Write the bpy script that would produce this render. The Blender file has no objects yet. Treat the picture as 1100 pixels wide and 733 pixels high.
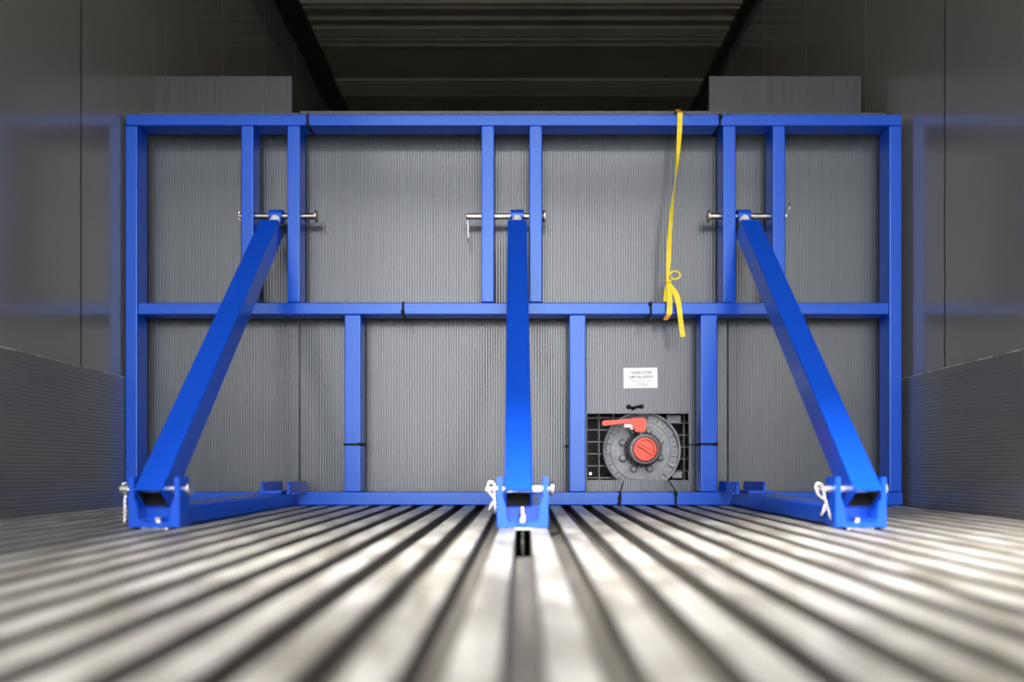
import bpy, bmesh, math, random
from mathutils import Vector, Matrix
random.seed(7)
SC = bpy.context.scene
COL = SC.collection
PI = math.pi

# ------------------------------------------------------------------ camera
F = 733.0            # focal length in pixels (24 mm lens, frame 1100 x 733)
VX, VY = 548.0, 508.0
CH = 0.102           # camera height above the floor at the frame
cam_d = bpy.data.cameras.new('camera')
cam = bpy.data.objects.new('camera', cam_d); COL.objects.link(cam)
cam.location = (0, 0, CH); cam.rotation_euler = (math.radians(90), 0, 0)
cam_d.sensor_width = 36.0; cam_d.lens = 36.0 * F / 1100.0
cam_d.shift_x = (550.0 - VX) / 1100.0
cam_d.shift_y = (VY - 366.5) / 1100.0
cam_d.clip_start = 0.02; cam_d.clip_end = 200
cam_d.dof.use_dof = True
cam_d.dof.focus_distance = 2.10
cam_d.dof.aperture_fstop = 1.3
SC.camera = cam

# ------------------------------------------------------------------ view, sky, light
SC.view_settings.view_transform = 'Standard'
SC.view_settings.look = 'None'
SC.view_settings.gamma = 1.0
SC.view_settings.use_curve_mapping = False
SC.view_settings.exposure = 0.86
w = bpy.data.worlds.new('overcast_sky'); SC.world = w
w.use_nodes = True
nt = w.node_tree; nt.nodes.clear()
out = nt.nodes.new('ShaderNodeOutputWorld'); bg = nt.nodes.new('ShaderNodeBackground')
tc = nt.nodes.new('ShaderNodeTexCoord'); sep = nt.nodes.new('ShaderNodeSeparateXYZ')
rmp = nt.nodes.new('ShaderNodeValToRGB')
rmp.color_ramp.elements[0].position = 0.0; rmp.color_ramp.elements[0].color = (0.97, 0.97, 1.0, 1)
rmp.color_ramp.elements[1].position = 0.8; rmp.color_ramp.elements[1].color = (0.92, 0.96, 1.0, 1)
nt.links.new(tc.outputs['Generated'], sep.inputs[0]); nt.links.new(sep.outputs['Z'], rmp.inputs[0])
nt.links.new(rmp.outputs[0], bg.inputs['Color']); bg.inputs['Strength'].default_value = 4.0
nt.links.new(bg.outputs[0], out.inputs[0])

RGAP = -0.40          # unseen roof gap behind this line, added to shape the sun pool
REAR = -1.60          # where the trailer is open to the daylight
sun_d = bpy.data.lights.new('sun', 'SUN'); sun = bpy.data.objects.new('sun', sun_d); COL.objects.link(sun)
sun_d.energy = 15.5; sun_d.angle = math.radians(13); sun_d.color = (1.0, 0.95, 0.88)
sun.rotation_euler = Vector((0.33, 1.0, -1.42)).to_track_quat('-Z', 'Y').to_euler()   # from behind the camera through the added roof gap

# ------------------------------------------------------------------ helpers
def P(px, py, d):
    return Vector(((px - VX) * d / F, d, CH + (VY - py) * d / F))
def XW(px, d=2.11): return (px - VX) * d / F
def ZW(py, d=2.11): return CH + (VY - py) * d / F

def mat(name, col, rough=0.5, metal=0.0, coat=0.0, coat_rough=0.1, spec=0.5, noise=0.0, nscale=8.0,
        stretch=(1, 1, 1), bump=0.0, bscale=200.0, rvar=0.0, col2=None):
    m = bpy.data.materials.new(name); m.use_nodes = True
    t = m.node_tree; b = t.nodes['Principled BSDF']
    b.inputs['Base Color'].default_value = (*col, 1); b.inputs['Roughness'].default_value = rough
    b.inputs['Metallic'].default_value = metal; b.inputs['Coat Weight'].default_value = coat
    b.inputs['Coat Roughness'].default_value = coat_rough; b.inputs['Specular IOR Level'].default_value = spec
    co = t.nodes.new('ShaderNodeTexCoord'); mp = t.nodes.new('ShaderNodeMapping')
    mp.inputs['Scale'].default_value = stretch
    t.links.new(co.outputs['Object'], mp.inputs[0])
    n = t.nodes.new('ShaderNodeTexNoise'); n.inputs['Scale'].default_value = nscale; n.inputs['Detail'].default_value = 6
    t.links.new(mp.outputs[0], n.inputs['Vector'])
    c2 = col2 if col2 else tuple(max(0, c * (1 - noise)) for c in col)
    mx = t.nodes.new('ShaderNodeMix'); mx.data_type = 'RGBA'
    mx.inputs['A'].default_value = (*c2, 1); mx.inputs['B'].default_value = (*col, 1)
    rr = t.nodes.new('ShaderNodeMapRange'); rr.inputs['From Min'].default_value = 0.35; rr.inputs['From Max'].default_value = 0.65
    t.links.new(n.outputs[0], rr.inputs[0]); t.links.new(rr.outputs[0], mx.inputs['Factor'])
    t.links.new(mx.outputs['Result'], b.inputs['Base Color'])
    if rvar:
        r2 = t.nodes.new('ShaderNodeMapRange')
        r2.inputs['To Min'].default_value = max(0.03, rough - rvar); r2.inputs['To Max'].default_value = rough + rvar
        t.links.new(n.outputs[0], r2.inputs[0]); t.links.new(r2.outputs[0], b.inputs['Roughness'])
    if bump:
        bn = t.nodes.new('ShaderNodeTexNoise'); bn.inputs['Scale'].default_value = bscale
        t.links.new(mp.outputs[0], bn.inputs['Vector'])
        bp = t.nodes.new('ShaderNodeBump'); bp.inputs['Strength'].default_value = bump; bp.inputs['Distance'].default_value = 0.002
        t.links.new(bn.outputs[0], bp.inputs['Height']); t.links.new(bp.outputs[0], b.inputs['Normal'])
    return m

M = dict(
    blue=mat('blue_paint', (0.003, 0.062, 0.50), 0.25, 0, 0.0, 0.14, 0.85, 0.05, 5, bump=0.04, bscale=160),
    alu=mat('worn_aluminium', (0.42, 0.41, 0.385), 0.40, 0.45, 0, 0.1, 0.5, 0.45, 5, (4, 1.5, 4), rvar=0.12, col2=(0.20, 0.185, 0.155)),
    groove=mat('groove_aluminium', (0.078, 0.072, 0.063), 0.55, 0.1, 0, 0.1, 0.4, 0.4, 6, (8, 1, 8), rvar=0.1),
    wall=mat('grey_lacquered_wall', (0.16, 0.152, 0.138), 0.24, 0, 1.0, 0.10, 0.8, 0.05, 3),
    lining=mat('graphite_wall_lining', (0.105, 0.105, 0.103), 0.30, 0, 0.6, 0.2, 0.7, 0.12, 14, (1, 0.5, 1.5)),
    scuff=mat('scuffed_edge', (0.62, 0.58, 0.52), 0.6, noise=0.8, nscale=30),
    roof=mat('dull_roof_sheet', (0.18, 0.165, 0.13), 0.6, 0, 0, 0.1, 0.3, 0.25, 2),
    black=mat('black_rubber_and_shade', (0.008, 0.008, 0.008), 0.6, noise=0.3),
    plate=mat('grey_twin_wall_plastic', (0.060, 0.069, 0.080), 0.30, 0, 1.0, 0.16, 0.5, 0.03, 2, (6, 6, .3), rvar=0.05),
    plate_smooth=mat('smooth_grey_plastic', (0.06, 0.063, 0.067), 0.4, 0, 0, 0.1, 0.5, 0.25, 12, (14, 14, .2), rvar=0.05),
    steel=mat('worn_steel', (0.55, 0.50, 0.44), 0.3, 1.0, noise=0.35, nscale=40, rvar=0.1),
    zinc=mat('bright_zinc', (0.85, 0.84, 0.82), 0.25, 1.0, noise=0.15, nscale=60, rvar=0.08),
    white=mat('white_plastic', (0.8, 0.8, 0.78), 0.45, noise=0.08),
    tie=mat('black_nylon', (0.004, 0.004, 0.005), 0.5, spec=0.15, noise=0.3),
    orange=mat('orange_plastic', (0.85, 0.075, 0.025), 0.35, noise=0.1, nscale=20),
    vgrey=mat('valve_grey_plastic', (0.12, 0.12, 0.13), 0.35, noise=0.15),
    vblack=mat('valve_black_plastic', (0.02, 0.02, 0.022), 0.4, noise=0.2),
    flange=mat('cast_grey_plastic', (0.30, 0.31, 0.32), 0.35, noise=0.35, nscale=30, rvar=0.08),
    mesh=mat('grey_cage_plastic', (0.22, 0.22, 0.23), 0.45, noise=0.2),
    yellow=mat('yellow_webbing', (0.90, 0.68, 0.02), 0.55, noise=0.15, nscale=60, bump=0.3, bscale=900),
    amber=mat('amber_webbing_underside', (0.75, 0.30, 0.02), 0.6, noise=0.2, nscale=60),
    paper=mat('white_paper', (0.85, 0.85, 0.85), 0.5, noise=0.02),
    ink=mat('grey_ink', (0.16, 0.15, 0.18), 0.6, noise=0.1),
    pale_ink=mat('pale_ink', (0.5, 0.5, 0.52), 0.6, noise=0.1),
    asphalt=mat('asphalt', (0.12, 0.12, 0.12), 0.85, noise=0.4, nscale=3),
)

M['blue'].node_tree.nodes['Principled BSDF'].inputs['Specular Tint'].default_value = (0.48, 0.70, 1, 1)

class MB:
    def __init__(s): s.bm = bmesh.new()
    def merge(s, b2, mtx=None):
        if mtx is not None: bmesh.ops.transform(b2, matrix=mtx, verts=b2.verts)
        me = bpy.data.meshes.new('tmp'); b2.to_mesh(me); b2.free(); s.bm.from_mesh(me); bpy.data.meshes.remove(me)
        return s
    def box(s, x0, x1, y0, y1, z0, z1, bev=0.0, seg=3, mtx=None):
        b = bmesh.new(); bmesh.ops.create_cube(b, size=1)
        x0, x1 = min(x0, x1), max(x0, x1); y0, y1 = min(y0, y1), max(y0, y1); z0, z1 = min(z0, z1), max(z0, z1)
        bmesh.ops.scale(b, vec=(x1 - x0, y1 - y0, z1 - z0), verts=b.verts)
        bmesh.ops.translate(b, vec=((x0 + x1) / 2, (y0 + y1) / 2, (z0 + z1) / 2), verts=b.verts)
        if bev: bmesh.ops.bevel(b, geom=b.edges[:], offset=bev, segments=seg, affect='EDGES', profile=0.5)
        return s.merge(b, mtx)
    def tube(s, pts, r, n=10, closed=False, caps=True):
        pts = [Vector(p) for p in pts]; b = bmesh.new(); rings = []
        N = len(pts); prev = None
        for i, p in enumerate(pts):
            if closed: t = pts[(i + 1) % N] - pts[i - 1]
            else: t = pts[min(i + 1, N - 1)] - pts[max(i - 1, 0)]
            t.normalize()
            if prev is None:
                a = Vector((0, 0, 1)) if abs(t.z) < 0.9 else Vector((1, 0, 0))
                u = t.cross(a).normalized()
            else:
                u = (prev - t * prev.dot(t)).normalized()
            prev = u; v = t.cross(u)
            rr = r[i] if isinstance(r, (list, tuple)) else r
            rings.append([b.verts.new(p + (u * math.cos(2 * PI * k / n) + v * math.sin(2 * PI * k / n)) * rr) for k in range(n)])
        M_ = N if closed else N - 1
        for i in range(M_):
            A, B = rings[i], rings[(i + 1) % N]
            for k in range(n): b.faces.new((A[k], A[(k + 1) % n], B[(k + 1) % n], B[k]))
        if caps and not closed:
            b.faces.new(rings[0][::-1]); b.faces.new(rings[-1])
        for f in b.faces:
            if len(f.verts) == 4: f.smooth = True
        bmesh.ops.recalc_face_normals(b, faces=b.faces)
        return s.merge(b)
    def lathe(s, prof, n=48, mtx=None):
        """profile of (radius, height) turned about local z; closed if the ends have radius 0"""
        b = bmesh.new(); rings = []
        for r, h in prof:
            if r < 1e-6: rings.append([b.verts.new((0, 0, h))])
            else: rings.append([b.verts.new((r * math.cos(2 * PI * k / n), r * math.sin(2 * PI * k / n), h)) for k in range(n)])
        for A, B in zip(rings, rings[1:]):
            for k in range(n):
                a = [A[k % len(A)], A[(k + 1) % len(A)], B[(k + 1) % len(B)], B[k % len(B)]]
                q = []
                for v in a:
                    if v not in q: q.append(v)
                if len(q) > 2: b.faces.new(q)
        bmesh.ops.recalc_face_normals(b, faces=b.faces)
        return s.merge(b, mtx)
    def prism(s, poly, h, mtx=None, bev=0.0):
        """2-D outline in local x,y extruded along local z from 0 to h"""
        b = bmesh.new(); vs = [b.verts.new((x, y, 0)) for x, y in poly]
        f = b.faces.new(vs); r = bmesh.ops.extrude_face_region(b, geom=[f])
        bmesh.ops.translate(b, vec=(0, 0, h), verts=[v for v in r['geom'] if isinstance(v, bmesh.types.BMVert)])
        bmesh.ops.recalc_face_normals(b, faces=b.faces)
        if bev: bmesh.ops.bevel(b, geom=[e for e in b.edges if e.calc_face_angle(0) > 0.9], offset=bev, segments=2, affect='EDGES')
        return s.merge(b, mtx)
    def ribbon(s, pts, widths, thick=0.0012):
        """flat band: centre points, per-point width vectors"""
        b = bmesh.new(); rows = []
        N = len(pts)
        for i, (p, wv) in enumerate(zip(pts, widths)):
            p = Vector(p); wv = Vector(wv)
            t = (Vector(pts[min(i + 1, N - 1)]) - Vector(pts[max(i - 1, 0)])).normalized()
            nn = t.cross(wv).normalized() * thick / 2
            rows.append([b.verts.new(p - wv / 2 - nn), b.verts.new(p + wv / 2 - nn), b.verts.new(p + wv / 2 + nn), b.verts.new(p - wv / 2 + nn)])
        for A, B in zip(rows, rows[1:]):
            for k in range(4): b.faces.new((A[k], A[(k + 1) % 4], B[(k + 1) % 4], B[k]))
        b.faces.new(rows[0][::-1]); b.faces.new(rows[-1])
        bmesh.ops.recalc_face_normals(b, faces=b.faces)
        return s.merge(b)
    def build(s, name, m, parent=None, smooth_angle=None):
        me = bpy.data.meshes.new(name); s.bm.to_mesh(me); s.bm.free()
        o = bpy.data.objects.new(name, me); COL.objects.link(o)
        me.materials.append(M[m] if isinstance(m, str) else m)
        if parent is not None:
            o.parent = parent
            o.matrix_parent_inverse = Matrix.Translation(-parent_loc(parent))
        return o

def parent_loc(o):
    v = Vector((0, 0, 0))
    while o is not None:
        v += o.location + (o.matrix_parent_inverse.to_translation() if o.parent else Vector((0, 0, 0)))
        o = o.parent
    return v

def empty(name, label, cat, loc=(0, 0, 0), group=None):
    o = bpy.data.objects.new(name, None); COL.objects.link(o); o.location = loc; o.empty_display_size = 0.05
    return tag(o, label, cat, group)
def tag(o, label, cat, group=None):
    o['label'] = label; o['category'] = cat
    if group: o['group'] = group
    return o
def struct(o): o['kind'] = 'structure'; return o

def AX(axis):    # matrix turning local z onto the axis
    return Vector((0, 0, 1)).rotation_difference(Vector(axis)).to_matrix().to_4x4()
def T(v): return Matrix.Translation(Vector(v))

# ------------------------------------------------------------------ trailer shell
WL, WR = -1.197, 1.229          # inner faces of the side walls
ZC = CH + 2.42                  # roof sheet
FRONT = 6.2
SL = 0.0165                     # the floor falls gently towards the open rear
YAW = math.atan2(14.0, 733.0)
def zfloor(y): return -(2.11 - y) * SL

# floor: slats with raised ribs, running lengthwise
per, ribw, dep = 0.0655, 0.0375, 0.022
floor_mb = MB(); groove_mb = MB()
Y0, Y1 = REAR, FRONT
def fx(x, y): return x + (y) * math.tan(YAW)        # ribs run very slightly off the frame's square
def fp(x, y, z): return Vector((fx(x, y), y, zfloor(y) + z))
def quad(bm, a, b, c, d):
    vs = [bm.verts.new(v) for v in (a, b, c, d)]; return bm.faces.new(vs)
n0 = -21
XLo, XHi = -1.34, 1.33
rb = floor_mb.bm; gb = rb
HOLE = (1.13, 2.05)
gidx = []
for i in range(n0, 22):
    gc = i * per                       # groove centre
    gw = (per - ribw) / 2
    # rib to the right of this groove
    a, b_ = gc + gw, gc + per - gw
    ch = 0.003
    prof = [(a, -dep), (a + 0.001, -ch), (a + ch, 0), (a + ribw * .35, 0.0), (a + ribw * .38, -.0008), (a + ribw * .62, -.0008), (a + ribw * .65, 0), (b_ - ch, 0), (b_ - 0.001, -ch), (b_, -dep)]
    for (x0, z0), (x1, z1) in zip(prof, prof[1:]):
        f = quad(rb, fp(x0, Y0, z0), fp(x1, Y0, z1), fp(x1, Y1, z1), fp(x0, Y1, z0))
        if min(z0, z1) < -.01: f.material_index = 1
    # groove bottom
    segs = [(Y0, Y1)]
    if i == 0: segs = [(Y0, HOLE[0]), (HOLE[1], Y1)]
    for y0, y1 in segs:
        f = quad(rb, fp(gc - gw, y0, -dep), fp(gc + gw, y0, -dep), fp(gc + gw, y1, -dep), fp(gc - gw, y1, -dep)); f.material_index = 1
    if i == 0:
        hz = -0.11
        y0, y1 = HOLE
        for q in ((fp(gc - gw, y0, hz), fp(gc + gw, y0, hz), fp(gc + gw, y1, hz), fp(gc - gw, y1, hz)),
                  (fp(gc - gw, y0, hz), fp(gc - gw, y1, hz), fp(gc - gw, y1, -dep), fp(gc - gw, y0, -dep)),
                  (fp(gc + gw, y0, hz), fp(gc + gw, y1, hz), fp(gc + gw, y1, -dep), fp(gc + gw, y0, -dep)),
                  (fp(gc - gw, y0, hz), fp(gc + gw, y0, hz), fp(gc + gw, y0, -dep), fp(gc - gw, y0, -dep)),
                  (fp(gc - gw, y1, hz), fp(gc + gw, y1, hz), fp(gc + gw, y1, -dep), fp(gc - gw, y1, -dep))):
            f = quad(rb, *q); f.material_index = 1
bmesh.ops.remove_doubles(rb, verts=rb.verts, dist=1e-5)
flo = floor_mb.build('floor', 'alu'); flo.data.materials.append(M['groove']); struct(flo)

# walls with upright seams
def wall(name, x, sgn, seams):
    mb = MB(); z0, z1 = -0.12, ZC + 0.1
    mb.box(x, x + sgn * 0.04, REAR, FRONT, z0, z1)
    o = struct(mb.build(name, 'wall'))
    for i, s_ in enumerate(seams):
        dark = s_ < 2.0
        struct(MB().box(x - sgn * .0004, x + sgn * .002, s_ - .0022, s_ + .0022, z0 + .12, z1 - .1).build('panel_seam', 'black' if dark else 'lining', o))
    return o
wall('wall_left', WL, -1, [0.52, 0.98, 1.44, 1.903, 2.371, 2.84, 3.32, 3.8, 4.7, 5.5])
wall('wall_right', WR, 1, [0.54, 1.0, 1.47, 1.929, 2.359, 2.83, 3.3, 3.8, 4.7, 5.5])
# graphite lining along the foot of each wall, fine horizontal ribs
def lining(name, x, sgn, ztop):
    mb = MB(); b = mb.bm; z = -0.1; pitch = 0.0098; rows = []
    prof = []
    while z < ztop - 0.03:
        prof += [(0.0, z), (0.0, z + pitch * .55), (0.0006, z + pitch * .7), (0.0006, z + pitch * .9)]; z += pitch
    prof += [(0.0, z), (0.0, ztop)]
    t = 0.006
    for (d0, a), (d1, c) in zip(prof, prof[1:]):
        xa, xb = x - sgn * (t - d0), x - sgn * (t - d1)
        quad(b, (xa, REAR, a), (xa, FRONT, a), (xb, FRONT, c), (xb, REAR, c))
    quad(b, (x - sgn * t, REAR, ztop), (x - sgn * t, FRONT, ztop), (x, FRONT, ztop), (x, REAR, ztop))
    bmesh.ops.remove_doubles(b, verts=b.verts, dist=1e-6)
    o = struct(mb.build(name, 'lining'))
    e = MB()      # ragged pale scuffs on the top edge
    y = REAR
    while y < 2.6:
        l = random.uniform(.01, .06); h = random.uniform(.0006, .0022)
        e.box(x - sgn * (t + .0006), x - sgn * (t - .003), y, y + l, ztop - h, ztop + .0008)
        y += l + random.uniform(0, .012)
    k = struct(e.build('scuffed_edge', 'scuff', o)) 
    return o
lining('baseboard_left', WL, -1, ZW(405.5))
lining('baseboard_right', WR, 1, ZW(405.5))

# roof sheet with cross ribs, dark cant rails, far end wall
mb = MB(); b = mb.bm
def yd(py): return F * (ZC - CH) / (VY - py)
ribs = [yd(p) for p in (2, 8, 20, 30, 33.5, 37, 42, 48)]
pat = ribs + [yd(p) for p in (86, 90, 94, 98, 102)]
shift = pat[-1] - pat[0] + 0.35
allr = sorted([r + k * shift for k in (-3, -2, -1, 0, 1) for r in pat if RGAP + .05 < r + k * shift < FRONT - .1])
prof = [(RGAP, 0.0)]
for r in allr:
    prof += [(r - .018, 0), (r - .008, -.011), (r + .006, -.011), (r + .014, 0)]
prof = [p for i, p in enumerate(prof)]
prof2 = [prof[0]]
for p in prof[1:]:
    if p[0] > prof2[-1][0] + 1e-4: prof2.append(p)
prof2.append((FRONT, 0.0))
for (ya, za), (yb, zb) in zip(prof2, prof2[1:]):
    quad(b, (WL, ya, ZC + za), (WR, ya, ZC + za), (WR, yb, ZC + zb), (WL, yb, ZC + zb))
bmesh.ops.remove_doubles(b, verts=b.verts, dist=1e-6)
mb.box(WL, WR, RGAP, FRONT, ZC + .02, ZC + .05)
struct(mb.build('ceiling', 'roof'))
struct(MB().box(WL, WR, REAR, -1.22, ZC - .03, ZC + .05, .004).build('shade_bar', 'black'))     # unseen bar added behind the camera to shade the near floor
struct(MB().box(WL, -1.075, REAR, FRONT, ZC - .03, ZC + .02, .004).build('trim_1', 'black'))
struct(MB().box(1.19, WR, REAR, FRONT, ZC - .06, ZC + .02, .004).build('trim_2', 'black'))
struct(MB().box(WL - .05, WR + .05, FRONT, FRONT + .05, -.2, ZC + .1).build('wall_front', 'wall'))
struct(MB().box(-30, 30, -40, 30, -1.3, -1.25).build('ground', 'asphalt'))

# ------------------------------------------------------------------ the blue bulkhead frame
D = 2.11; TD = 0.060; B = 0.0035
frame = empty('bulkhead_frame', 'large blue steel bulkhead frame of square tubes standing across the trailer floor', 'frame', (XW(552), D, 0))
def rail(name, px0, px1, py0, py1, d0=D, dep=TD, bev=B, parent=frame):
    return MB().box(XW(px0), XW(px1), d0, d0 + dep, ZW(py0), ZW(py1), bev).build(name, 'blue', parent)
rail('top_rail', 134.8, 969.2, 122.8, 134.6)
rail('middle_rail', 147.6, 955.2, 325.0, 338.0)
rail('bottom_rail', 147.6, 970.0, 529.0, 543.2)
rail('side_post', 134.5, 147.4, 134.9, 543.2)
rail('side_post', 955.4, 969.0, 134.9, 528.8)
for a, c in ((258.8, 272.2), (308.3, 322.1), (517.0, 531.0), (568.4, 582.6), (776.9, 790.6), (830.2, 843.7)):
    rail('upper_post', a, c, 134.7, 324.8)
for a, c in ((369.8, 387.6), (611.4, 629.4), (752.8, 770.7)):
    rail('lower_post', a, c, 338.1, 528.9)

# base arms lie on the sloping floor and carry a fork bracket at the near end
YB = 1.40
def arm(xf, xb, w, tabs):
    mb = MB(); y1, y0 = D - 0.0, YB + .044
    b = bmesh.new(); vs = []
    for (x, y) in ((xf, y1), (xb, y0)):
        z = zfloor(y) + .0008
        for dx, dz in ((-w / 2, 0), (w / 2, 0), (w / 2, .043), (-w / 2, .043)):
            vs.append(b.verts.new((x + dx, y, z + dz)))
    for q in ((0, 1, 2, 3), (7, 6, 5, 4), (0, 4, 5, 1), (1, 5, 6, 2), (2, 6, 7, 3), (3, 7, 4, 0)): b.faces.new([vs[k] for k in q])
    bmesh.ops.recalc_face_normals(b, faces=b.faces)
    bmesh.ops.bevel(b, geom=b.edges[:], offset=.004, segments=3, affect='EDGES')
    mb.merge(b)
    a = mb.build('base_arm', 'blue', frame)
    # weld bead where the arm meets the bottom rail
    for s in (-1, 1):
        MB().tube([(xf + s * (w / 2 + .001) + random.uniform(-.001, .001), D - .002, .002 + k * .004) for k in range(11)],
                [random.uniform(.0025, .0045) for k in range(11)], 8).build('weld_bead', 'blue', a)
    # fork bracket: a channel, open towards the camera and upwards
    bw, bh, th, bd = .105, .104, .0115, .046
    z0 = zfloor(YB) + .001
    out = [(-bw/2, 0), (bw/2, 0), (bw/2, bh), (bw/2 - th, bh), (bw/2 - th, .060), (bw/2 - th - .006, .048), (bw/2 - th - .008, .018), (bw/2 - th - .013, .010),
           (-bw/2 + th + .013, .010), (-bw/2 + th + .008, .018), (-bw/2 + th + .006, .048), (-bw/2 + th, .060), (-bw/2 + th, bh), (-bw/2, bh)]
    mt = Matrix(((1, 0, 0, xb), (0, 0, 1, YB), (0, 1, 0, z0), (0, 0, 0, 1)))
    br = MB().prism(out, bd, mt, .0012)
    br.box(xb - bw/2 + .004, xb + bw/2 - .004, YB + bd - .008, YB + bd, z0 + .002, z0 + .044, .002)
    f = br.build('fork_bracket', 'blue', frame)
    # foot pad under the bracket
    MB().box(xb - .028, xb + .028, YB + .002, YB + .044, z0 - .0065, z0 - .0004, .001).build('foot_pad', 'zinc', frame)
    # bolt through the bracket floor
    bo = MB(); c = Vector((xb, YB + .022, z0 + .010))
    hexa = [(.0088 * math.cos(k * PI / 3), .0088 * math.sin(k * PI / 3)) for k in range(6)]
    bo.prism(hexa, .007, T(c + Vector((0, 0, .002))), .0008); bo.lathe([(0, 0), (.011, 0), (.011, .002), (0, .002)], 24, T(c))
    bo.build('bolt_head', 'zinc', f)
    # two lugs on the rail where the arm joins
    for (pn, d0, pf) in tabs:
        x = XW(pn, d0)
        lug = MB(); y0_, y1_ = d0, D + .03; zb_, zt = .040, ZW(517.2)
        poly = [(y0_, zb_), (y1_, zb_), (y1_, zt - .004), (y1_ - .004, zt), (y0_ + .008, zt), (y0_, zt - .008)]
        mt = Matrix(((0, 0, 1, x - .004), (1, 0, 0, 0), (0, 1, 0, 0), (0, 0, 0, 1)))
        lug.prism(poly, .008, mt, .001)
        lug.box(x - .012, x + .012, y0_ + .02, y1_, zb_ - .002, zb_ + .004, .001)
        lug.build('hinge_lug', 'blue', frame)
    MB().box(xf - w/2 + .004, xf + w/2 - .004, D - .14, D + .02, .0405, .050, .002).build('hinge_plate', 'blue', frame)
    return a
arm(-.697, -.731, .080, [(281.5, 1.97, 0), (309.5, 1.97, 0)])
arm(XW(561), .0258, .080, [])
arm(.7245, .7205, .080, [(792.8, 1.97, 0), (821.3, 1.97, 0)])

# ------------------------------------------------------------------ diagonal braces
YU, ZU = 2.14, ZW(232.6, 2.14)
YLp, ZLp = YB + .026, .068
def brace(xl, xu, label, sw_u):
    lo, up = Vector((xl, YLp, ZLp)), Vector((xu, YU, ZU))
    e = empty('diagonal_brace', label, 'brace', (xl, YLp, ZLp), 'blue diagonal braces')
    ax = (up - lo).normalized(); xx = (Vector((1, 0, 0)) - ax * ax.x).normalized(); yy = ax.cross(xx)
    R = Matrix((( xx.x, yy.x, ax.x, lo.x), (xx.y, yy.y, ax.y, lo.y), (xx.z, yy.z, ax.z, lo.z), (0, 0, 0, 1)))
    L = (up - lo).length; h = .029; t = .004
    # open square tube: four walls in one mesh
    b = bmesh.new(); rings = []
    zb, zt = -.026, L - .064
    def sq(hh, z, c=.0): return [b.verts.new((sx * hh, sy * hh, z)) for sx, sy in ((-1, -1), (1, -1), (1, 1), (-1, 1))]
    def rsq(hh, z, r):
        vs = []
        for (cx, cy, a0) in ((hh - r, hh - r, 0), (-hh + r, hh - r, 90), (-hh + r, -hh + r, 180), (hh - r, -hh + r, 270)):
            for k in range(4):
                a = math.radians(a0 + k * 30); vs.append(b.verts.new((cx + r * math.cos(a), cy + r * math.sin(a), z)))
        return vs
    seq = [rsq(h - t, zt - .06, .001), rsq(h - t, zb, .001), rsq(h, zb, .004), rsq(h, zt - .008, .004), rsq(h - .009, zt + .004, .004)]
    for A, C in zip(seq, seq[1:]):
        for k in range(16): b.faces.new((A[k], A[(k + 1) % 16], C[(k + 1) % 16], C[k]))
    b.faces.new(seq[0]); b.faces.new(seq[-1])
    bmesh.ops.recalc_face_normals(b, faces=b.faces)
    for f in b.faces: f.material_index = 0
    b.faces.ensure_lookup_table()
    for k in range(16): b.faces[k].material_index = 1  # inside faces blackened: shade of the hollow tube put into the colour
    tb_ = MB(); tb_.bm.free(); tb_.bm = b; bmesh.ops.transform(b, matrix=R, verts=b.verts)
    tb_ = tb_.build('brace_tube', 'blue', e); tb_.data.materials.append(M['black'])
    MB().lathe([(0, zt), (.0155, zt), (.0155, L - .018), (0, L - .018)], 24, R).build('threaded_end', 'white', e)
    MB().lathe([(.0195, zt), (.0195, zt + .010), (.016, zt + .012), (0, zt + .012)], 24, R).build('lock_collar', 'blue', e)
    ey = MB(); hw = .0205
    ey.lathe([(.0095, -hw), (.019, -hw), (.020, -hw + .001), (.020, hw - .001), (.019, hw), (.0095, hw), (.0095, -hw)], 32, T(up) @ AX((1, 0, 0)))
    ey.build('pin_eye', 'blue', e)
    return e
brace(-.738, XW(297.5, YU), 'blue square diagonal brace leaning from the left fork bracket up to the frame', 0)
brace(.0175, XW(555.3, YU), 'blue square diagonal brace in the middle, seen straight on', 0)
brace(.7305, XW(797.8, YU), 'blue square diagonal brace leaning from the right fork bracket up to the frame', 0)

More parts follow.
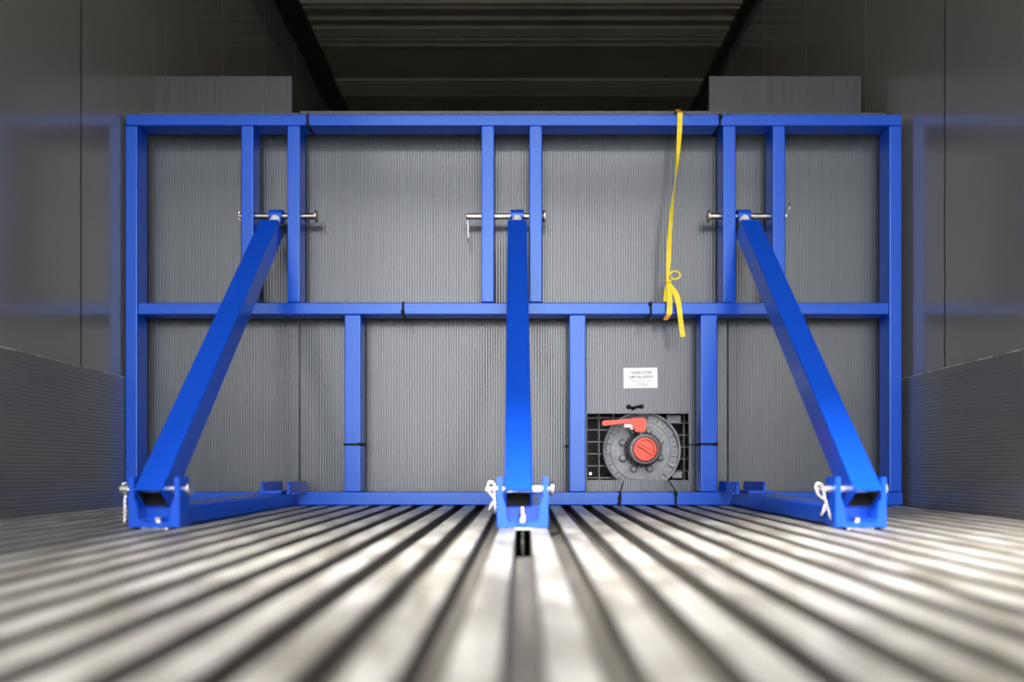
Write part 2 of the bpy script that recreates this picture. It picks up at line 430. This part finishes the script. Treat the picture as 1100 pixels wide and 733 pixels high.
# ------------------------------------------------------------------ locking pins
def pin(xh, xe, y, z, r, rh, label, grp, mat_='steel', clip=None, clip_label=None):
    """xh: end with the flat head; xe: end with the retaining clip"""
    s = 1 if xe > xh else -1
    e = empty('locking_pin', label, 'pin', (xh, y, z), grp)
    MB().lathe([(0, 0), (r * .8, 0), (r, .002), (r, abs(xe - xh) - .003), (r * .8, abs(xe - xh)), (0, abs(xe - xh))], 28,
               T((xh, y, z)) @ AX((s, 0, 0))).build('shaft', mat_, e)
    MB().lathe([(0, -.004), (rh * .85, -.004), (rh, -.002), (rh, .002), (r, .0055), (r, .006)], 32, T((xh, y, z)) @ AX((s, 0, 0))).build('pin_head', mat_, e)
    if clip: 
        for nm, pts, rr in clip:
            MB().tube(pts, rr, 8).build(nm, 'zinc', e)
    return e
def rclip(x, y, z, ang, L=.062, r=.0017, w=.011):
    """wire R-clip hanging from (x,y,z); ang turns it in the x-z plane, 0 is straight down"""
    pts = []
    for k in range(13):      # looped head
        a = math.radians(-40 + k * 22); pts.append((w * .75 * math.cos(a + PI/2 - .3), w * .75 * math.sin(a + PI/2 - .3) ))
    left = [(-.0065, -.010), (-.002, -.019), (.0045, -.026), (.0045, -.033), (-.002, -.038), (-.006, -.046), (-.012, -.052)]
    right = [(.0066, -.010), (.005, -.020), (.0045, -.035), (.0040, -.048), (.0045, -L)]
    loop = [(.0075 * math.sin(math.radians(a)), .0085 * math.cos(math.radians(a))) for a in range(-120, 121, 20)]
    seq = left[::-1] + loop + right
    c, s_ = math.cos(ang), math.sin(ang); k_ = L / .062
    return [Vector((x + (u * c - v * s_) * k_, y, z + (u * s_ + v * c) * k_)) for u, v in seq]
PR = .0090
pin(XW(340, YU), XW(256, YU), YU, ZU, PR, .0188, 'long worn steel pin through the left pair of upper posts', 'pins through the upper posts',
    clip=[('retaining_clip', [P(259 + 3.2 * math.sin(a * .35) , 232 - 5 * math.cos(a * .35), YU - .004) for a in range(0, 18)], .0020)])
pin(XW(584.6, YU), XW(500.5, YU), YU, ZU, PR, .0188, 'long worn steel pin through the middle pair of upper posts', 'pins through the upper posts',
    clip=[('retaining_clip', [P(502.8, 233.5, YU - .009), P(502.2, 239, YU - .006), P(503.2, 244, YU - .006), P(502.6, 249, YU - .004), P(503.4, 254, YU - .004), P(502.8, 260, YU - .004)], .0021)])
pin(XW(760.5, YU), XW(846, YU), YU, ZU, PR, .0188, 'long worn steel pin through the right pair of upper posts', 'pins through the upper posts',
    clip=[('retaining_clip', [P(844.5, 235.5, YU - .010), P(845, 230, YU - .008), P(846.5, 226, YU - .006), P(848.6, 222.5, YU - .006), P(848, 218.5, YU - .006)], .0020)])
LR = .0090
pin(-.679 + .010, -.731 - .083, YLp, ZLp, LR, .0150, 'short steel pin through the left fork bracket', 'pins through the fork brackets', 'zinc',
    [('retaining_clip', [P(134.5 + 3.6 * math.cos(a * .5), 525 + 6 * math.sin(a * .5), YLp - .012 + .002 * a) for a in range(0, 13)] , .0028),
     ('chain', [P(134.2 + (1.3 if k % 2 else -1.3), 532 + k * 2.35, YLp - .015) for k in range(14)], .0026)])
pin(.0258 + .0535 + .008, .0258 - .0525 - .026, YLp, ZLp, LR, .0150, 'short steel pin through the middle fork bracket', 'pins through the fork brackets', 'zinc',
    [('retaining_clip', rclip(XW(527.5, YLp - .016), YLp - .016, ZW(522, YLp - .016), .10, .060, .0027), .0030)])
pin(.7205 + .0525 + .006, .7205 - .0525 - .030, YLp, ZLp, LR, .0150, 'short steel pin through the right fork bracket', 'pins through the fork brackets', 'zinc',
    [('retaining_clip', rclip(XW(880, YLp - .016), YLp - .016, ZW(524, YLp - .016), .30, .066, .0027), .0030)])
# threaded rod clamping the middle bracket through the floor slot
xr, yr = XW(561.3, 1.422), 1.422
zr = zfloor(YB)
e = empty('clamp_bolt', 'long threaded bolt passing down through the middle fork bracket into the floor slot', 'bolt', (xr, yr, zr))
MB().lathe([(0, 0), (.0045, 0), (.005, .001), (.005, .100), (.0042, .102), (0, .102)], 20, T((xr, yr, ZW(598, yr)))).build('threaded_rod', 'zinc', e)
hexa = [(.0088 * math.cos(k * PI / 3 + .3), .0088 * math.sin(k * PI / 3 + .3)) for k in range(6)]
MB().prism(hexa, .007, T((xr, yr, zr + .020)), .0006).build('nut', 'zinc', e)

# ------------------------------------------------------------------ grey bulkhead panels
YP = 2.196
def ribbed_panel(name, label, px0, px1, zr_, y=YP, hole=None, th=.010, pitch=.0084, amp=.0015, m='plate', group=None, jitter=0):
    """twin-wall sheet: upright flutes modelled in the surface; hole = (x0,x1,z0,z1)"""
    x0, x1 = XW(px0, y), XW(px1, y); z0, z1 = zr_
    n = max(1, round((x1 - x0) / pitch)); p = (x1 - x0) / n
    xs = []
    for i in range(n):
        a = x0 + i * p
        j = random.uniform(-1, 1) * jitter
        xs += [(a, amp + j * .0004), (a + .12 * p, amp * .9), (a + .26 * p, j * .0003), (a + .74 * p, j * .0003), (a + .88 * p, amp * .9)]
    xs.append((x1, amp))
    if hole:
        for hx in hole[:2]:
            k = min(range(len(xs)), key=lambda i: abs(xs[i][0] - hx)); xs[k] = (hx, xs[k][1])
        xs.sort()
    mb = MB(); b = mb.bm
    yb = y + th
    for (xa, da), (xb, db) in zip(xs, xs[1:]):
        xm = (xa + xb) / 2
        spans = [(z0, z1)]
        if hole and hole[0] < xm < hole[1]: spans = [(z0, hole[2]), (hole[3], z1)]
        for (za, zb_) in spans:
            quad(b, (xa, y + da, za), (xb, y + db, za), (xb, y + db, zb_), (xa, y + da, zb_))
            quad(b, (xa, yb, za), (xb, yb, za), (xb, yb, zb_), (xa, yb, zb_))
            quad(b, (xa, y + da, zb_), (xb, y + db, zb_), (xb, yb, zb_), (xa, yb, zb_))
            quad(b, (xa, y + da, za), (xb, y + db, za), (xb, yb, za), (xa, yb, za))
    for hx, dd in [(x0, (z0, z1)), (x1, (z0, z1))] + ([(hole[0], hole[2:]), (hole[1], hole[2:])] if hole else []):
        quad(b, (hx, y, dd[0]), (hx, yb, dd[0]), (hx, yb, dd[1]), (hx, y, dd[1]))
    bmesh.ops.remove_doubles(b, verts=b.verts, dist=1e-6); bmesh.ops.recalc_face_normals(b, faces=b.faces)
    o = mb.build(name, m); tag(o, label, 'panel', group); return o
ZT = ZW(119.2, YP)
hole = (XW(631, YP), XW(740, YP), ZW(516, YP), ZW(444.4, YP))
zpb = .012
ribbed_panel('fluted_panel', 'grey fluted panel behind the left bay of the blue frame', 150, 321.2, (zpb, ZW(121, YP)), group=None)
ribbed_panel('fluted_panel', 'wide grey fluted panel behind the middle bays, with the valve opening', 322.4, 781.3, (zpb, ZT), hole=hole)
ribbed_panel('fluted_panel', 'grey fluted panel behind the right bay of the blue frame', 782.6, 953, (zpb, ZW(121, YP)))
YT = 2.30
def tall(label, px0, px1, creases, pytop=82):
    o = ribbed_panel('tall_panel', label, px0, px1, (.02, ZW(pytop, YT)), y=YT, pitch=.0105, amp=.00012, m='plate_smooth', th=.012)
    for q in creases:
        MB().box(XW(q, YT) - .0012, XW(q, YT) + .0012, YT - .0012, YT + .002, .03, ZW(pytop + .4, YT), .0004).build('fold_line', 'plate', o)
    return o
tall('taller smooth grey panel showing above the frame at the left', 161.0, 313.3, (189.0, 282.0))
tall('taller smooth grey panel showing above the frame at the right', 762.0, 925.0, (794.0, 890.0))

# ------------------------------------------------------------------ tank cage behind the opening
YG = 2.262
cage = empty('tank_cage', 'dark plastic grid of the tank seen through the valve opening', 'tank grid', (XW(685, YG), YG, 0))
g = MB()
def gx(p): return XW(p, YG)
def gz(p): return ZW(p, YG)
t_ = .0016
for q in (436, 449, 462, 474.8, 487.7, 500.6, 513.5, 526): g.box(gx(620), gx(684), YG, YG + .03, gz(q) - t_, gz(q) + t_)
for q in (441.7, 454.6, 467.5, 480.3, 493.2, 506, 519): g.box(gx(686), gx(752), YG, YG + .03, gz(q) - t_, gz(q) + t_)
for q in (628, 643.5, 659): g.box(gx(q) - t_, gx(q) + t_, YG, YG + .03, gz(430), gz(528))
for q in (716.5, 735, 750): g.box(gx(q) - t_, gx(q) + t_, YG, YG + .03, gz(430), gz(528))
g.build('grid', 'mesh', cage)
MB().box(gx(610), gx(762), YG + .09, YG + .11, gz(420), gz(535), .004).build('tank_face', 'black', cage)
for q in ((716, 731, .004, 455, 446), (722, 733, .002, 514, 507)):
    MB().box(gx(q[0]), gx(q[1]), YG - q[2], YG + .02, gz(q[3]), gz(q[4]), .002).build('corner_block', 'flange', cage)
MB().lathe([(0, -.004), (.004, -.004), (.006, -.001), (.006, .004), (0, .004)], 20, T((gx(634), YG - .002, gz(509))) @ AX((0, 1, 0))).build('screw', 'zinc', cage)

# ------------------------------------------------------------------ outlet flange and valve
YF = 2.235
cF = P(689.0, 484.0, YF)
def onF(y, px=689.0, py=484.0): return T(P(px, py, y)) @ AX((0, -1, 0))       # local z looks at the camera
k = YF / F
RO = 41.4 * k
flange = empty('tank_outlet_flange', 'round ribbed grey plastic flange with eight bolts around the valve', 'flange', cF)
fb = MB()
fb.lathe([(0, -.016), (RO, -.016), (RO, .013), (RO - .003, .014), (RO - .006, .013), (RO - .007, -.002), (RO - .012, -.004), (33.6 * k, -.004), (33.2 * k, .003), (31.6 * k, .003),
          (31.2 * k, -.001), (0.0, -.001)], 96, onF(YF))
fb.build('flange_plate', 'flange', flange)
for j in range(20):
    a = 2 * PI * j / 20 + .12
    mt = onF(YF) @ Matrix.Rotation(a, 4, 'Z')
    MB().box(32.5 * k, 40 * k, -.0011, .0011, -.006, .0015, 0, 1, mt).build('radial_rib', 'vblack', flange)
for j in range(20):
    a = 2 * PI * (j + .5) / 20 + .12
    r_ = 36.5 * k
    MB().lathe([(0, .0005), (.0022, .0005), (.0045, -.0005), (.0045, -.006)], 14, onF(YF) @ T((r_ * math.cos(a), r_ * math.sin(a), 0))).build('stud', 'flange', flange)
for j in range(8):
    a = PI / 8 + j * PI / 4 + .02
    mt = onF(YF, 688.6, 483.8) @ T((21.8 * k * math.cos(a), 21.8 * k * math.sin(a), 0))
    MB().lathe([(.0125, -.002), (.0125, .001), (.0105, .003), (.0112, .0035), (.0112, .010), (.009, .0135), (.005, .0148), (0, .015)], 24, mt).build('bolt', 'flange', flange)

YV = 2.222
valve = empty('ball_valve', 'black and grey ball valve with orange lever handle and orange end cap', 'valve', P(690, 484, YV))
nr = MB()   # toothed lock ring
poly = []
for j in range(28):
    a = 2 * PI * j / 28
    for da, r_ in ((-.07, 17.6), (-.045, 19.2), (.045, 19.2), (.07, 17.6)):
        poly.append((r_ * k * math.cos(a + da), r_ * k * math.sin(a + da)))
nr.prism(poly, .024, onF(YV + .01, 689.3, 483.2))
nr.build('lock_ring', 'vblack', valve)
MB().lathe([(0, 0), (17.5 * k, 0), (17.5 * k, .020), (16.8 * k, .024), (16.8 * k, .040), (16.0 * k, .043), (0, .043)], 64, onF(YV - .012, 691.0, 483.0)).build('valve_body', 'vblack', valve)
YCp = YV - .066
kc = YCp / F
MB().lathe([(0, -.03), (16.4 * kc, -.03), (16.4 * kc, .000), (15.9 * kc, .003), (13.6 * kc, .004), (13.2 * kc, -.006), (0, -.006)], 64, onF(YCp, 692.6, 482.8)).build('union_nut', 'vgrey', valve)
cap = MB()
mc = onF(YCp, 692.8, 482.8)
cap.lathe([(0, -.003), (7.0 * kc, -.003), (9.9 * kc, -.003), (10.2 * kc, .006), (12.2 * kc, .006), (12.8 * kc, .004), (12.9 * kc, -.007), (0, -.007)], 64, mc)
cap.box(-10.1 * kc, 10.1 * kc, -.0042, .0042, -.004, .0050, .0008, 2, mc @ Matrix.Rotation(math.radians(-33), 4, 'Z'))
# raised half-moon above the bar
hm = [(9.0 * kc * math.cos(a), 9.0 * kc * math.sin(a)) for a in [math.radians(14 + q * 152 / 20) for q in range(21)]]
cap.prism([(x * .9, y * .88 + .0012) for x, y in hm], .0060, mc @ Matrix.Rotation(math.radians(-33), 4, 'Z') @ T((0, 0, -.004)))
cap.build('end_cap', 'orange', valve)
YH = 2.150
hd = MB()
def hp(pts, d0, d1, bev=.002):
    vs = [(XW(a, d0), ZW(c_, d0)) for a, c_ in pts]
    mt = Matrix(((1, 0, 0, 0), (0, 0, 1, d0), (0, 1, 0, 0), (0, 0, 0, 1)))
    return hd.prism(vs, d1 - d0, mt, bev)
hp([(646.8, 453.6), (648.6, 452.0), (652, 451.6), (668, 450.8), (680, 449.6), (683, 449.0), (690.5, 448.6), (693.4, 449.6), (694.2, 452), (694.2, 461.5), (692.5, 464),
    (689.5, 464.4), (684, 464.2), (681.6, 463), (680.8, 459), (679, 456.0), (676, 455.0), (668, 455.6), (655, 457.0), (649, 457.8), (647.0, 456.6)], YH, YH + .030)
hd.build('handle', 'orange', valve)
MB().lathe([(0, 0), (.012, 0), (.012, .022), (.010, .026), (.010, .034), (0, .034)], 24, T(P(689, 470, YH + .02))).build('stem', 'vgrey', valve)
lk = MB(); lk.box(XW(670.6, YH), XW(680.2, YH), YH + .004, YH + .024, ZW(459.4, YH), ZW(455.4, YH), .0012)
lk.box(XW(677.6, YH), XW(680.6, YH), YH + .006, YH + .022, ZW(461.5, YH), ZW(458, YH), .001)
lk.build('locking_tab', 'white', valve)
fl = MB(); fl.box(XW(677, YV), XW(694, YV), YV - .01, YV + .012, ZW(450.2, YV), ZW(447.6, YV), .002); fl.build('top_flange', 'vblack', valve)

# ------------------------------------------------------------------ label on the panel
yl = YP - .0016
lab = empty('paper_label', 'small white printed label stuck on the panel above the valve', 'label', P(688, 406, yl))
rot = Matrix.Rotation(math.radians(-1.0), 4, 'Y')
mt = T(P(688, 406.2, yl)) @ rot
MB().box(-18.3 * yl / F, 18.3 * yl / F, 0, .0012, -10.9 * yl / F, 10.9 * yl / F, 0, 1, mt).build('sheet', 'paper', lab)
def text(s, size, u, v, name, m, sx=1.0, shear=.15, bold=0.0):
    cu = bpy.data.curves.new('txt', 'FONT'); cu.body = s; cu.size = size; cu.align_x = 'CENTER'; cu.align_y = 'CENTER'; cu.shear = shear
    cu.extrude = .00015; cu.offset = bold; cu.resolution_u = 3
    to = bpy.data.objects.new('txt', cu); COL.objects.link(to)
    bpy.context.view_layer.update()
    me = bpy.data.meshes.new_from_object(to.evaluated_get(bpy.context.evaluated_depsgraph_get()))
    bpy.data.objects.remove(to)
    me.transform(mt @ T((u, -.0004, v)) @ Matrix.Rotation(PI / 2, 4, 'X') @ Matrix.Diagonal((sx, 1, 1, 1)))
    me.materials.clear(); me.materials.append(M[m])
    o = bpy.data.objects.new(name, me); COL.objects.link(o); o.parent = lab; o.matrix_parent_inverse = T(-lab.location)
    return o
u1 = yl / F
text('10.000 LITER', 4.0 * u1, .5 * u1, 5.6 * u1, 'large_print', 'ink', 1.06, .2, .0001)
text('AMTSKL/05018', 4.0 * u1, .3 * u1, 1.0 * u1, 'large_print', 'ink', 0.98, .2, .0001)
pl = MB()
for (a, c_, v) in ((-10, -4, -3.3), (-3, 2.5, -3.2), (4, 6, -3.1), (7, 12, -3.0), (-7, -5.6, -5.7), (-4, 5, -5.8), (-4, -2, -7.2), (0, 9, -7.1), (-4, 1, -8.7), (2, 7, -8.7)):
    pl.box(a * u1, c_ * u1, -.0005, .0002, (v - .32) * u1, (v + .32) * u1, 0, 1, mt)
pl.build('small_print', 'pale_ink', lab)

# ------------------------------------------------------------------ cable ties
def bez(pts, n=6):
    out = []
    pts = [Vector(p) for p in pts]
    for i in range(len(pts) - 1):
        p0 = pts[max(i - 1, 0)]; p1 = pts[i]; p2 = pts[i + 1]; p3 = pts[min(i + 2, len(pts) - 1)]
        for q in range(n):
            t = q / n
            out.append(.5 * ((2 * p1) + (-p0 + p2) * t + (2 * p0 - 5 * p1 + 4 * p2 - p3) * t * t + (-p0 + 3 * p1 - 3 * p2 + p3) * t ** 3))
    out.append(pts[-1]); return out
def band(mb, cx, cz, hx, hz, along, w=.0072, th=.0018, y0=D, y1=D + TD):
    """flat loop round a tube; along 'x' = loop round a horizontal rail, 'z' = round an upright"""
    if along == 'x':
        mb.box(cx - w/2, cx + w/2, y0 - th, y0, cz - hz - th, cz + hz + th, .0004, 1)
        for s in (-1, 1): mb.box(cx - w/2, cx + w/2, y0 - th, y1 + .006, cz + s * hz, cz + s * (hz + th))
    else:
        mb.box(cx - hx - th, cx + hx + th, y0 - th, y0, cz - w/2, cz + w/2, .0004, 1)
        for s in (-1, 1): mb.box(cx + s * hx, cx + s * (hx + th), y0 - th, y1 + .006, cz - w/2, cz + w/2)
def tie(label, along, px0, px1, py0, py1, head, tail, tail_r=.0016):
    cx, cz = (XW(px0) + XW(px1)) / 2, (ZW(py0) + ZW(py1)) / 2
    e = empty('cable_tie', label, 'cable tie', (cx, D, cz), 'black cable ties')
    mb = MB(); band(mb, cx, cz, abs(XW(px1) - XW(px0)) / 2, abs(ZW(py0) - ZW(py1)) / 2, along); mb.build('strap', 'tie', e)
    h = P(*head, D - .004)
    MB().box(h.x - .0055, h.x + .0055, h.y - .004, h.y + .004, h.z - .005, h.z + .005, .0012, 2).build('tie_head', 'tie', e)
    if tail:
        MB().tube(bez([P(*q) for q in tail]), tail_r, 8).build('tie_tail', 'tie', e)
    return e
tie('black cable tie round the top rail, beside the left pair of upper posts', 'x', 329.5, 331.5, 122.8, 134.6, (330.3, 134), [(330.5, 134.5, D - .002), (333, 139, D + .02), (337, 143, D + .05), (339.5, 145.5, D + .065)], .0022)
tie('black cable tie round the top rail, between yellow strap and right posts', 'x', 772.3, 774.3, 122.8, 134.6, (774.2, 125.2), [(773.5, 134.5, D - .002), (771, 138.5, D + .02), (767, 143, D + .05), (764.5, 145.5, D + .065)], .0022)
tie('black cable tie round the middle rail, left of the middle brace', 'x', 432, 434, 325, 338, (432.6, 334.8), [(433, 337.5, D - .003), (434.2, 341, D - .004), (436.6, 345.8, D - .004)], .0024)
tie('black cable tie round the middle rail, just left of the yellow strap tails', 'x', 698, 700, 325, 338, (698.8, 326.5), [(698.6, 338.0, D - .002), (696.5, 342, D - .003), (692.8, 346.8, D - .002)], .0024)
tie('black cable tie round the lower post left of the middle brace', 'z', 369.8, 387.6, 476.7, 478.7, (386.8, 477.3), [(388, 477.4, D - .003), (391, 477.0, D + .0), (394, 476.2, D + .004)], .0018)
tie('black cable tie round the lower post right of the valve', 'z', 752.8, 770.7, 476.3, 478.3, (768.6, 477.3), [(751.5, 477.4, D + .002), (746, 477.6, D + .03), (739.5, 477.6, D + .062)], .0018)
tie('black cable tie round the bottom rail, below the left of the valve', 'x', 665, 667, 529, 543.2, (665.8, 535.2), [(669.6, 517.5, D + .05), (668.0, 523, D + .03), (666.6, 529, D - .003), (665.6, 536, D - .005), (663.4, 543.4, D - .004)], .0019)
tie('black cable tie round the bottom rail, below the right of the valve', 'x', 724.8, 726.8, 529, 543.2, (726, 531), [(717.5, 515.5, D + .062), (720.5, 520, D + .05), (724, 525, D + .02), (726, 530, D - .003)], .0019)
e = tag(MB().tube(bez([P(610.4, 479.4, D - .002), P(608.6, 479.2, D + .003), P(607.2, 479.6, D + .01)]), [.003] * 13, 10).build('cable_tie', 'tie'),
        'cut black cable tie end on the left edge of the post beside the valve', 'cable tie', 'black cable ties')
# knot of two ties on the panel over the valve opening
kn = empty('cable_tie', 'knotted black cable tie threaded through the panel between label and valve', 'cable tie', P(682, 437.4, YP), 'black cable ties')
MB().tube(bez([P(673.8, 437, YP + .001), P(676, 437.8, YP - .006), P(680, 438.2, YP - .009), P(684, 437.4, YP - .008), P(687.4, 436.6, YP - .006), P(690.4, 437.2, YP + .001)]), .0042, 10).build('strap', 'tie', kn)
for q in ((675.4, 437.2, .0075), (689.4, 437.0, .0070), (680.3, 439.0, .0058)):
    c0 = P(q[0], q[1], YP - .004)
    MB().lathe([(0, -.004), (q[2] * .7, -.0038), (q[2], -.001), (q[2], .004), (0, .004)], 20, T(c0) @ AX((0, 1, 0))).build('tie_head', 'tie', kn)

# ------------------------------------------------------------------ yellow strap
ys = D - .006
strap = empty('yellow_strap', 'yellow webbing strap hanging over the top rail, knotted above the middle rail', 'strap', P(730, 123, ys))
def wv(px, dy=0.0, dz=0.0): return Vector((px * D / F, dy, dz))
def rib(name, rows, m='yellow', th=.0014):
    pts = bez([P(a, c_, d_) for a, c_, d_, *_ in rows], 5)
    ws = bez([Vector(r[3]) for r in rows], 5)
    return MB().ribbon(pts, ws, th).build(name, m, strap)
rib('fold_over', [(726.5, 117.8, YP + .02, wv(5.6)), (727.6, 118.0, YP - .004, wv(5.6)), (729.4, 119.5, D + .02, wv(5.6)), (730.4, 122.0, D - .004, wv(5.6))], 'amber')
rib('webbing', [(730.4, 121.2, ys, wv(5.6)), (730.0, 140, ys, wv(5.4, .002)), (728.6, 160, ys, wv(4.6, .006)), (727.0, 180, ys - .002, wv(3.0, .011)), (725.6, 194, ys - .003, wv(1.3, .014)),
                (723.6, 208, ys - .003, wv(2.2, .013)), (721.4, 228, ys - .003, wv(3.8, .009)), (719.6, 250, ys - .004, wv(4.6, .006)), (718.4, 275, ys - .004, wv(5.2, .002)), (717.2, 301, ys - .005, wv(3.0))])
loop = [(725 + 5.4 * math.cos(a) , 295.6 + 4.4 * math.sin(a), ys - .012) for a in [math.radians(150 - q * 24) for q in range(15)]]
MB().ribbon([P(*q) for q in loop], [Vector((.002, .013, .004))] * len(loop), .0045).build('knot_loop', 'yellow', strap)
kb = MB(); kb.tube(bez([P(715.6, 300.8, ys - .004), P(717.4, 303.4, ys - .011), P(720.2, 301.6, ys - .010), P(719.6, 305.4, ys - .006)]), .0042, 10); kb.build('knot', 'yellow', strap)
rib('loose_tail', [(717.0, 303, ys - .004, wv(2.4, .004)), (715.6, 312, ys - .004, wv(4.2, .005)), (714.6, 324.0, ys - .002, wv(4.6, .004))], 'yellow')
rib('loose_tail', [(717.8, 303, ys - .010, wv(2.6)), (719.2, 314, ys - .010, wv(5.0)), (719.4, 326, ys - .010, wv(5.6)), (718.6, 338, ys - .010, wv(5.6))])
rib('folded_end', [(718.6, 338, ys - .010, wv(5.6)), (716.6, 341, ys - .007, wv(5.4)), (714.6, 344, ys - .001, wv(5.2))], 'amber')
rib('loose_tail', [(719.2, 304, ys - .012, wv(2.4)), (723.0, 311, ys - .012, wv(5.2, .002, .004)), (727.2, 319, ys - .012, wv(5.8, 0, .004)), (729.6, 332, ys - .012, wv(5.6, 0, .001)), (731.6, 348, ys - .012, wv(5.2)), (733.6, 362, ys - .010, wv(5.2, 0, .002))])
